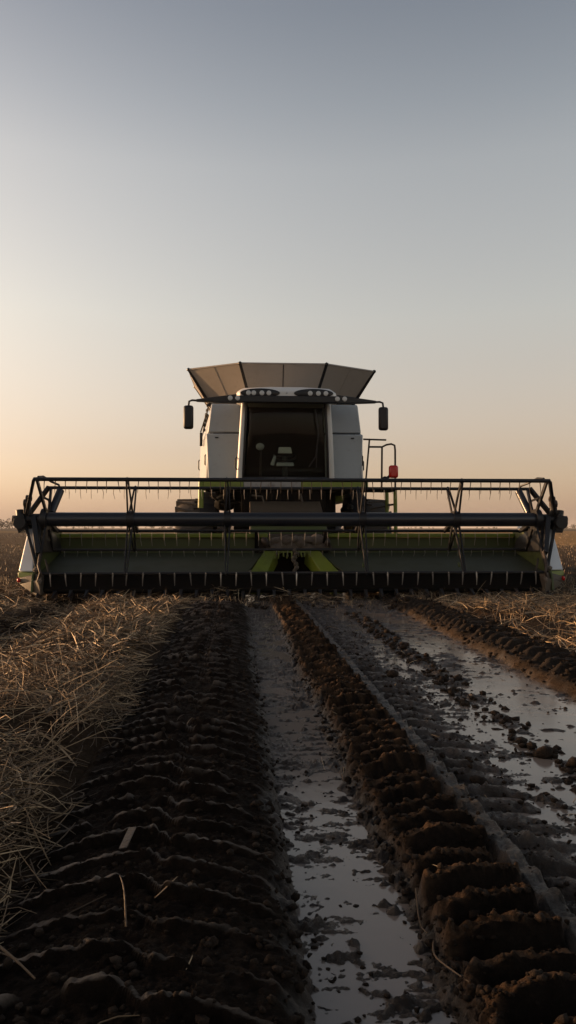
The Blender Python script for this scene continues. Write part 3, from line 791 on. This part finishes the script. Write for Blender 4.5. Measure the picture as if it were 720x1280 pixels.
# little service fittings standing along the left shoulder
m = MB()
for k in range(6):
    m.lump((-1.40 - .022 * k, 3.2 + .12 * k, 3.20 - .075 * k), (.03, .03, .035), k, 1, .4)
m.tube([(-1.38, 3.15, 3.28), (-1.42, 3.3, 3.1), (-1.58, 3.9, 2.8)], .014, 6)
m.build('service_hose', M['black'], CH)
m = MB().box(-1.58, -1.53, 3.6, 3.7, 2.5, 2.75)
m.build('side_lamp', M['black'], CH, .008)
# fascia below the cab
MB().box(-1.44, -.745, 2.50, 2.60, 1.625, 1.765).box(-1.46, -1.36, 2.603, 3.0, 1.625, 1.765).build('green_fascia', M['green'], CH, .015)
MB().box(.262, 1.44, 2.50, 2.60, 1.625, 1.765).box(1.36, 1.46, 2.603, 3.0, 1.625, 1.765).build('green_fascia', M['green'], CH, .015)
MB().box(-.74, .257, 2.49, 2.60, 1.63, 1.76).build('fascia_plate', dirty('dusty_grey_plate', (.22, .21, .20), .5, .7, scale=7), CH, .012)
MB().box(-1.4, 1.95, 2.6, 3.05, 1.60, 1.624).build('platform', M['core'], CH, .005)
MB().tube([(-1.48, 2.55, 1.80), (-1.49, 2.55, 1.30)], .05, 10).build('fender_post', M['green'], CH)

# --- grain tank extension
TK = [(-.82, 3.55, 4.06), (.82, 3.55, 4.06), (1.84, 4.2, 4.07), (1.84, 6.0, 4.07), (.9, 6.7, 4.05), (-.9, 6.7, 4.05), (-1.84, 6.0, 4.07), (-1.84, 4.2, 4.07)]
BK = [(-.60, 4.0, 3.32), (.60, 4.0, 3.32), (1.40, 4.42, 3.36), (1.36, 5.8, 3.36), (.8, 6.3, 3.32), (-.8, 6.3, 3.32), (-1.36, 5.8, 3.36), (-1.40, 4.42, 3.36)]
for i in range(8):
    j = (i + 1) % 8
    a, b, c, d = Vector(BK[i]), Vector(BK[j]), Vector(TK[j]), Vector(TK[i])
    if i in (7, 3):      # keep the folding corner panels flat
        n = (c - b).cross(d - b).normalized(); a -= n * n.dot(a - b)
    elif i in (1, 5):
        n = (c - a).cross(d - a).normalized(); b -= n * n.dot(b - a)
    m = MB().plate([a, b, c, d], .022)
    f = m.build('tank_flap', M['flap'], CH)
    n = (b - a).cross(d - a).normalized()
    r = MB().tube([d, c], .020, 8)
    r.build('flap_edge', M['flap'], f)
    if i == 0:
        MB().plate([a.lerp(b, .495) + n * .014, a.lerp(b, .505) + n * .014, d.lerp(c, .505) + n * .014, d.lerp(c, .495) + n * .014], .008).build('seam', M['black'], f)
    else:
        s_ = MB()
        for q in (.5,): s_.plate([a.lerp(b, q - .006) + n * .013, a.lerp(b, q + .006) + n * .013, d.lerp(c, q + .006) + n * .013, d.lerp(c, q - .006) + n * .013], .006)
        s_.build('seam', M['flap'], f)
for i in range(8):
    m = MB(); m.bar(Vector(BK[i]), Vector(TK[i]), .055, .04)
    m.lump(TK[i], (.045, .045, .04), i, 1, .2)
    m.build('fold_hinge', M['black'], CH, .004)
MB().box(-1.38, 1.38, 4.0, 6.6, 3.2, 3.34).build('tank_deck', M['core'], CH, .01)

# --- cab
def arc(hw, v, bulge, z, n=9):     # a bowed horizontal line
    return [(-hw + 2 * hw * i / (n - 1), v + bulge * ((-1 + 2 * i / (n - 1)) ** 2), z) for i in range(n)]
rows = [arc(lerp(.755, .69, t), 2.60 - .15 * t - .05 * math.sin(t * 3.14), .09, lerp(1.83, 3.13, t)) for t in np.linspace(0, 1, 7)]
m = MB(); nn = 9
m._add([p for r_ in rows for p in r_], [(i * nn + j, i * nn + j + 1, (i + 1) * nn + j + 1, (i + 1) * nn + j) for i in range(6) for j in range(nn - 1)])
# frame: pillars, sill, rear wall, floor, door frames
m2 = MB()
for s in (-1, 1):
    m2.tube([(s * lerp(.815, .735, t), 2.74 - .15 * t - .05 * math.sin(t * 3.14), lerp(1.79, 3.14, t)) for t in np.linspace(0, 1, 6)], .062, 14, .056)
    for (a, b, w_) in (((s * .82, 3.9, 1.79), (s * .75, 3.9, 3.14), .06),):
        a_, b_ = Vector(a), Vector(b)
        q = lambda p: [(p.x - .045, p.y - .04, p.z), (p.x + .045, p.y - .04, p.z), (p.x + .045, p.y + .06, p.z), (p.x - .045, p.y + .06, p.z)]
        m2.hexa(q(a_), q(b_))
    m2.box(min(s * .76, s * .84), max(s * .76, s * .84), 2.7, 3.95, 1.72, 1.80)
m2.box(-.8, .8, 3.9, 3.96, 1.75, 2.35)
for i in range(8):
    A, B = arc(.80, 2.56, .12, 1.77)[i], arc(.80, 2.56, .12, 1.77)[i + 1]
    m2.hexa([(A[0], A[1], 1.765), (B[0], B[1], 1.765), (B[0], B[1], 1.83), (A[0], A[1], 1.83)], [(A[0], A[1] + .06, 1.765), (B[0], B[1] + .06, 1.765), (B[0], B[1] + .06, 1.83), (A[0], A[1] + .06, 1.83)])
cab = m2.build('cab', M['roofw'], CH, .012)
ws = m.build('windscreen', M['glass'], cab); so = ws.modifiers.new('Solid', 'SOLIDIFY'); so.thickness = .006
sl = MB()
for s in (-1, 1):
    pts = [(s * lerp(.755, .69, t), 2.69 - .15 * t - .05 * math.sin(t * 3.14), lerp(1.83, 3.13, t)) for t in np.linspace(0, 1, 7)]
    sl.tube(pts, .022, 8)
sl.tube(arc(.755, 2.597, .09, 1.835), .018, 8)
sl.build('windscreen_seal', M['black'], cab)
for s in (-1, 1):
    m = MB().plate([(s * .80, 2.82, 1.82), (s * .81, 3.86, 1.82), (s * .75, 3.86, 3.12), (s * .735, 2.70, 3.12)], .008)
    g = m.build('door_glass', M['glass'], cab)
    if s < 0: MB().tube([(s * .86, 2.66, 1.98), (s * .89, 2.63, 2.02), (s * .89, 2.63, 2.16), (s * .86, 2.66, 2.20)], .011, 8).build('door_handle', M['black'], g)
MB().plate([(-.78, 3.92, 2.36), (.78, 3.92, 2.36), (.73, 3.92, 3.12), (-.73, 3.92, 3.12)], .008).build('rear_glass', M['screen'], cab)
MB().tube([(.50, 2.42, 3.02), (.56, 2.44, 2.6), (.52, 2.50, 2.2), (.40, 2.54, 2.02)], .012, 8).tube([(.56, 2.425, 2.75), (.53, 2.535, 2.0)], .008, 6).build('wiper', M['black'], cab)
MB().box(-.78, .78, 2.72, 3.9, 1.70, 1.78).build('cab_floor', M['seat'], cab)
# driver's place
m = MB().hexa([(-.24, 3.25, 2.05), (.24, 3.25, 2.05), (.24, 3.25, 2.2), (-.24, 3.25, 2.2)], [(-.26, 3.75, 2.05), (.26, 3.75, 2.05), (.26, 3.75, 2.18), (-.26, 3.75, 2.18)])
m.box(-.2, .2, 3.3, 3.7, 1.78, 2.05)
m.hexa([(-.46, 3.60, 2.05), (.46, 3.60, 2.05), (.08, 3.70, 2.98), (-.08, 3.70, 2.98)], [(-.46, 3.72, 2.05), (.46, 3.72, 2.05), (.08, 3.80, 2.98), (-.08, 3.80, 2.98)])
st = m.build('operator_seat', M['seat'], CH, .04)
for s in (-1, 1):
    MB().box(s * .40 - .05, s * .40 + .05, 3.2, 3.6, 2.22, 2.30).build('armrest', M['seat'], st, .02)
m = MB().tube([(0, 2.95, 1.78), (0, 3.05, 2.24)], .05, 12)
stc = m.build('steering_column', M['seat'], CH)
m = MB()
m.tube([(.20 * math.cos(a), 3.05 + .17 * math.sin(a), 2.26 + .10 * math.sin(a)) for a in np.linspace(0, 2 * math.pi, 25)], .016, 8)
m.tube([(-.19, 3.05, 2.26), (.19, 3.05, 2.26)], .014, 6)
m.build('steering_wheel', M['black'], stc)
MB().hexa([(-.16, 2.84, 2.06), (.16, 2.84, 2.06), (.15, 2.88, 2.13), (-.15, 2.88, 2.13)], [(-.16, 2.9, 2.06), (.16, 2.9, 2.06), (.15, 2.94, 2.13), (-.15, 2.94, 2.13)]).build('dash_cover', M['pale'], stc, .015)
MB().hexa([(-.13, 2.95, 2.30), (.13, 2.95, 2.30), (.11, 3.0, 2.42), (-.11, 3.0, 2.42)], [(-.13, 3.0, 2.30), (.13, 3.0, 2.30), (.11, 3.05, 2.42), (-.11, 3.05, 2.42)]).build('dash_hood', M['screen'], stc, .015)
MB().hexa([(-.27, 2.80, 2.08), (-.20, 2.80, 2.06), (-.16, 2.86, 2.24), (-.20, 2.86, 2.26)], [(-.27, 2.84, 2.08), (-.20, 2.84, 2.06), (-.16, 2.90, 2.24), (-.20, 2.90, 2.26)]).build('control_pod', M['pale'], CH, .015)
m = MB().tube([(-.44, 3.0, 1.78), (-.44, 2.98, 2.36)], .02, 8)
mo = m.build('lever_post', M['rust'], CH)
MB().lump((-.45, 2.95, 2.42), (.075, .05, .065), 2, 3, .05).build('lever_knob', M['pale'], mo)
# roof
m = MB()
def outline(hw, v0, v1, z): return [(-hw * .93, v0 + .06, z), (-hw * .5, v0, z), (hw * .5, v0, z), (hw * .93, v0 + .06, z), (hw, v0 + .18, z), (hw, v1, z), (-hw, v1, z), (-hw, v0 + .18, z)]
rings = [outline(.80, 2.36, 4.0, 3.15), outline(.87, 2.26, 4.05, 3.20), outline(.87, 2.26, 4.05, 3.30), outline(.80, 2.36, 4.0, 3.375), outline(.55, 2.55, 3.8, 3.425)]
m._add([p for r_ in rings for p in r_], [(i * 8 + j, i * 8 + (j + 1) % 8, (i + 1) * 8 + (j + 1) % 8, (i + 1) * 8 + j) for i in range(4) for j in range(8)] + [tuple(32 + j for j in range(8)), tuple(range(7, -1, -1))])
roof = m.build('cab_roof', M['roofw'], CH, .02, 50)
for cu in (-.46, .46):
    m = MB().disc_v(cu, 2.27, 3.265, .34, .078, .035, 28)
    m.build('lamp_pod', M['black'], roof)
proto = None
for cu in (-.66, -.57, -.43, -.31, .40, .54, .67):
    if proto is None: t = proto = MB().disc_v(0, 0, 0, .041, .043, .016).build('work_light', M['lens'], roof)
    else: t = proto.copy(); col.objects.link(t); t.parent = roof
    t.location = (cu, 2.243, 3.262)
MB().lump((0, 2.27, 3.27), (.02, .02, .025), 1, 2, .05).build('roof_marker', M['lens'], roof)
MB().box(-.12, .12, 2.9, 3.1, 3.42, 3.45).build('roof_hatch', M['roofw'], roof, .01)
# the long black bar that carries lamps and mirrors
m = MB().box(-.86, .86, 2.22, 2.36, 3.10, 3.215)
for s in (-1, 1):
    m.hexa([(s * .86, 2.20, 3.085), (s * .86, 2.36, 3.085), (s * .86, 2.36, 3.235), (s * .86, 2.20, 3.235)], [(s * 1.56, 2.34, 3.125), (s * 1.56, 2.42, 3.125), (s * 1.56, 2.42, 3.165), (s * 1.56, 2.34, 3.165)])
bar = m.build('lamp_bar', M['black'], CH, .012)
for cu in (-.97, -.845, .865, .99):
    t = proto.copy(); col.objects.link(t); t.parent = bar; t.location = (cu, 2.215, 3.165)
for s in (-1, 1):
    m = MB().tube([(s * 1.54, 2.38, 3.145), (s * 1.63, 2.38, 3.15), (s * 1.68, 2.38, 3.13), (s * 1.69, 2.38, 3.05)], .018, 8)
    arm = m.build('mirror_arm', M['black'], CH)
    m = MB().box(s * 1.69 - .085, s * 1.69 + .085, 2.33, 2.43, 2.65, 3.06)
    m.build('mirror_housing', M['black'], arm, .04)
    MB().box(s * 1.69 - .07, s * 1.69 + .07, 2.425, 2.435, 2.68, 3.03).build('mirror_pane', M['mirror'], arm)

# --- ladder, rails and the red lamp
m = MB()
m.tube([(1.42, 2.92, 2.56), (1.84, 2.92, 2.55)], .016, 8).tube([(1.53, 2.9, 2.55), (1.45, 2.9, 1.66)], .016, 8)
m.tube([(1.52, 2.9, 2.42), (1.76, 2.9, 2.42), (1.84, 2.9, 2.46), (1.93, 2.9, 2.475), (1.99, 2.9, 2.45), (2.0, 2.9, 2.36), (2.0, 2.9, 1.10)], .018, 10).tube([(1.76, 2.9, 2.42), (1.75, 2.9, 1.62)], .018, 8)
m.build('handrail', M['rust'], CH)
MB().tube([(1.99, 2.86, 1.64), (2.0, 2.86, .72)], .035, 8).tube([(1.92, 3.3, 1.64), (1.93, 3.3, .72)], .035, 8).build('ladder_side', M['green'], CH)
for k in range(3):
    z = .80 + k * .28; MB().box(1.93, 1.98, 2.86, 3.3, z, z + .03).build('ladder_step', M['core'], CH)
m = MB().box(1.865, 2.035, 2.76, 2.86, 1.85, 2.08)
tl = m.build('tail_lamp', M['red'], CH, .04)
MB().lump((1.82, 2.84, 1.83), (.06, .05, .055), 3, 2, .3).tube([(1.82, 2.86, 1.83), (1.93, 2.83, 1.93)], .025, 8).build('lamp_clamp', M['black'], tl)
# rear details, out of sight from here
MB().box(-.9, .9, 6.9, 8.0, 2.9, 3.1).build('engine_cover', M['white'], CH, .02)

# ------------------------------------------------------------------ far trees
def tree(x, y, h, seed, label, dense):
    rg = random.Random(seed); nr = np.random.default_rng(seed)
    t = empty('field_tree', (x, y, float(ground_z(x, y)[0]) - .1)); tag(t, label, 'tree', 'trees along the far edge of the field')
    m = MB().tube([(0, 0, 0), (rg.uniform(-.1, .1), 0, h * .3), (rg.uniform(-.3, .3), .1, h * .75)], h * .028, 7, h * .008)
    tips = []
    for k in range(9):
        a = rg.uniform(0, 6.28); z0 = h * rg.uniform(.2, .6); L = h * rg.uniform(.22, .4)
        e = (L * math.cos(a), L * math.sin(a), z0 + L * rg.uniform(.5, 1.1)); tips.append(e)
        m.tube([(0, 0, z0), (e[0] * .5, e[1] * .5, z0 + (e[2] - z0) * .4), e], h * .012, 5, h * .003)
    m.build('trunk', M['bark'], t)
    n = 420 if dense else 170
    cen = np.array(tips + [(0, 0, h * .8), (0, 0, h * .6)])
    c = cen[nr.integers(0, len(cen), n)] + nr.normal(0, 1, (n, 3)) * np.array([.13, .13, .10]) * h
    c[:, 2] = np.clip(c[:, 2], h * .12, h)
    a = nr.normal(0, 1, (n, 3)); a /= np.linalg.norm(a, axis=1, keepdims=True)
    b = np.cross(a, nr.normal(0, 1, (n, 3))); b /= np.linalg.norm(b, axis=1, keepdims=True)
    s = h * nr.uniform(.025, .065, (n, 1)) * (1 if dense else .8)
    V = np.stack([c - a * s - b * s * .6, c + a * s - b * s * .6, c + a * s + b * s * .6, c - a * s + b * s * .6], 1).reshape(-1, 3)
    arr_obj('crown', V, np.arange(n * 4).reshape(-1, 4), M['leaf'], t)
LAB = {0: 'small rounded bare-branched tree on the far field edge seen below the reel tube', 1: 'low dense dark tree on the far field edge seen below the reel tube'}
for k, px in enumerate((66, 74, 84, 92, 99, 106, 116, 127, 141, 152, 171, 189, 203, 214, 232)):
    y = 560 + 60 * random.random(); h = (6.6, 3.6, 4.4, 5.2, 4.9, 6.2, 3.8, 3.2, 2.8, 3.4, 3.2, 4.6, 4.0, 3.4, 3.0)[k]
    d = k in (0, 5, 11)
    tree((px - 360) / 924 * y, y, h, 100 + k, LAB[1 if d else 0], d)
# woods that read as one mass
def wood(name, x0, x1, y0, y1, h, n, seed, label):
    nr = np.random.default_rng(seed)
    k = nr.integers(0, n, n * 60); tx = nr.uniform(x0, x1, n); ty = nr.uniform(y0, y1, n); th = h * nr.uniform(.65, 1.1, n)
    c = np.stack([tx[k], ty[k], th[k] * .55], -1) + nr.normal(0, 1, (n * 60, 3)) * np.stack([th[k] * .22, th[k] * .22, th[k] * .24], -1)
    c[:, 2] = np.clip(c[:, 2], .1, None)
    m = len(c)
    a = nr.normal(0, 1, (m, 3)); a /= np.linalg.norm(a, axis=1, keepdims=True)
    b = np.cross(a, nr.normal(0, 1, (m, 3))); b /= np.linalg.norm(b, axis=1, keepdims=True)
    s = h * nr.uniform(.04, .09, (m, 1))
    V = np.stack([c - a * s - b * s * .6, c + a * s - b * s * .6, c + a * s + b * s * .6, c - a * s + b * s * .6], 1).reshape(-1, 3)
    V += np.array([0, 0, -0.3])
    tag(arr_obj(name, V, np.arange(m * 4).reshape(-1, 4), M['leaf']), label, 'wood', kind='stuff')
wood('distant_wood', -330, -222, 560, 640, 9.4, 60, 5, 'dark far wood on the horizon at the left of the header')
wood('distant_hedge', 218, 420, 560, 640, 4.2, 70, 6, 'low dark hedge line on the horizon right of the header')
wood('far_hedgerow', -222, 218, 720, 800, 3.0, 120, 8, 'thin hedgerow along the horizon behind the machine')

# ------------------------------------------------------------------ light, sky, camera
SUN_AZ, SUN_EL = R(-73), R(5.0)          # azimuth from +Y, negative is to the left
wd = bpy.data.worlds.new('World'); sc.world = wd; wd.use_nodes = True
nt = wd.node_tree; bg = nt.nodes['Background']
sky = N(nt, 'ShaderNodeTexSky'); sky.sky_type = 'NISHITA'; sky.sun_disc = False
sky.sun_elevation = SUN_EL; sky.sun_rotation = SUN_AZ
sky.altitude = 100; sky.air_density = 1.0; sky.dust_density = 3.0; sky.ozone_density = 1.0
hs = N(nt, 'ShaderNodeHueSaturation'); hs.inputs['Saturation'].default_value = .70
# evening haze: the air colour shifts from rose at the horizon to slate overhead
tc = N(nt, 'ShaderNodeTexCoord'); sx = N(nt, 'ShaderNodeSeparateXYZ')
nt.links.new(tc.outputs['Generated'], sx.inputs[0])
rp = ramp(nt, sx.outputs['Z'], [(0., (1.30, 1.2, 1.15)), (.10, (1.18, 1.02, 1.02)), (.27, (1.44, 1.25, 1.13)), (.44, (1.40, 1.215, 1.10)), (.58, (.96, .87, .85)), (1., (.40, .38, .41))])
tm = N(nt, 'ShaderNodeMix'); tm.data_type = 'RGBA'; tm.blend_type = 'MULTIPLY'; tm.inputs[0].default_value = 1
nt.links.new(sky.outputs[0], hs.inputs['Color'])
nt.links.new(hs.outputs[0], tm.inputs[6])
tint = N(nt, 'ShaderNodeMix'); tint.data_type = 'RGBA'; tint.blend_type = 'MULTIPLY'; tint.inputs[0].default_value = 1
nt.links.new(rp.outputs[0], tint.inputs[6]); tint.inputs[7].default_value = (1, 1, 1, 1)
hz = ramp(nt, sx.outputs['Z'], [(0., .55), (.09, .38), (.28, .10), (.5, 0.)])
nt.links.new(tint.outputs[2], tm.inputs[7])
nt.links.new(mix(nt, hz.outputs[0], tm.outputs[2], (2.14, 1.43, 1.04)), bg.inputs['Color'])
bg.inputs['Strength'].default_value = .12
ld = bpy.data.lights.new('sun', 'SUN'); ld.energy = 2.8; ld.angle = R(.6); ld.color = (1., .58, .28)
lo = bpy.data.objects.new('sun', ld); col.objects.link(lo)
sd = Vector((math.sin(SUN_AZ) * math.cos(SUN_EL), math.cos(SUN_AZ) * math.cos(SUN_EL), math.sin(SUN_EL)))
lo.rotation_euler = sd.to_track_quat('Z', 'Y').to_euler(); lo.location = (-20, 5, 12)

cd = bpy.data.cameras.new('camera'); cam = bpy.data.objects.new('camera', cd); col.objects.link(cam)
cam.location = (0, 0, CAM_H); cam.rotation_euler = (R(90) + math.atan(20 / 924), 0, 0)
cd.sensor_fit = 'VERTICAL'; cd.sensor_height = 36; cd.lens = 26; cd.clip_end = 12000; cd.clip_start = .05
sc.camera = cam

# evening air over the whole field
hm = bpy.data.materials.new('haze_air'); hm.use_nodes = True; hn = hm.node_tree
hn.nodes.remove(hn.nodes['Principled BSDF']); pv = N(hn, 'ShaderNodeVolumePrincipled')
pv.inputs['Color'].default_value = (.85, .82, .80, 1); pv.inputs['Density'].default_value = .0002
hn.links.new(pv.outputs[0], hn.nodes['Material Output'].inputs['Volume'])
tag(MB().box(-6400, 6400, -80, 6400, -4, 14).build('haze', hm, None, 0, 0), kind='stuff')
sc.render.resolution_x, sc.render.resolution_y = 576, 1024
sc.view_settings.view_transform = 'Standard'; sc.view_settings.look = 'None'; sc.view_settings.gamma = 1
sc.view_settings.exposure = 1.42
sc.cycles.use_denoising = True
sc.cycles.max_bounces = 8
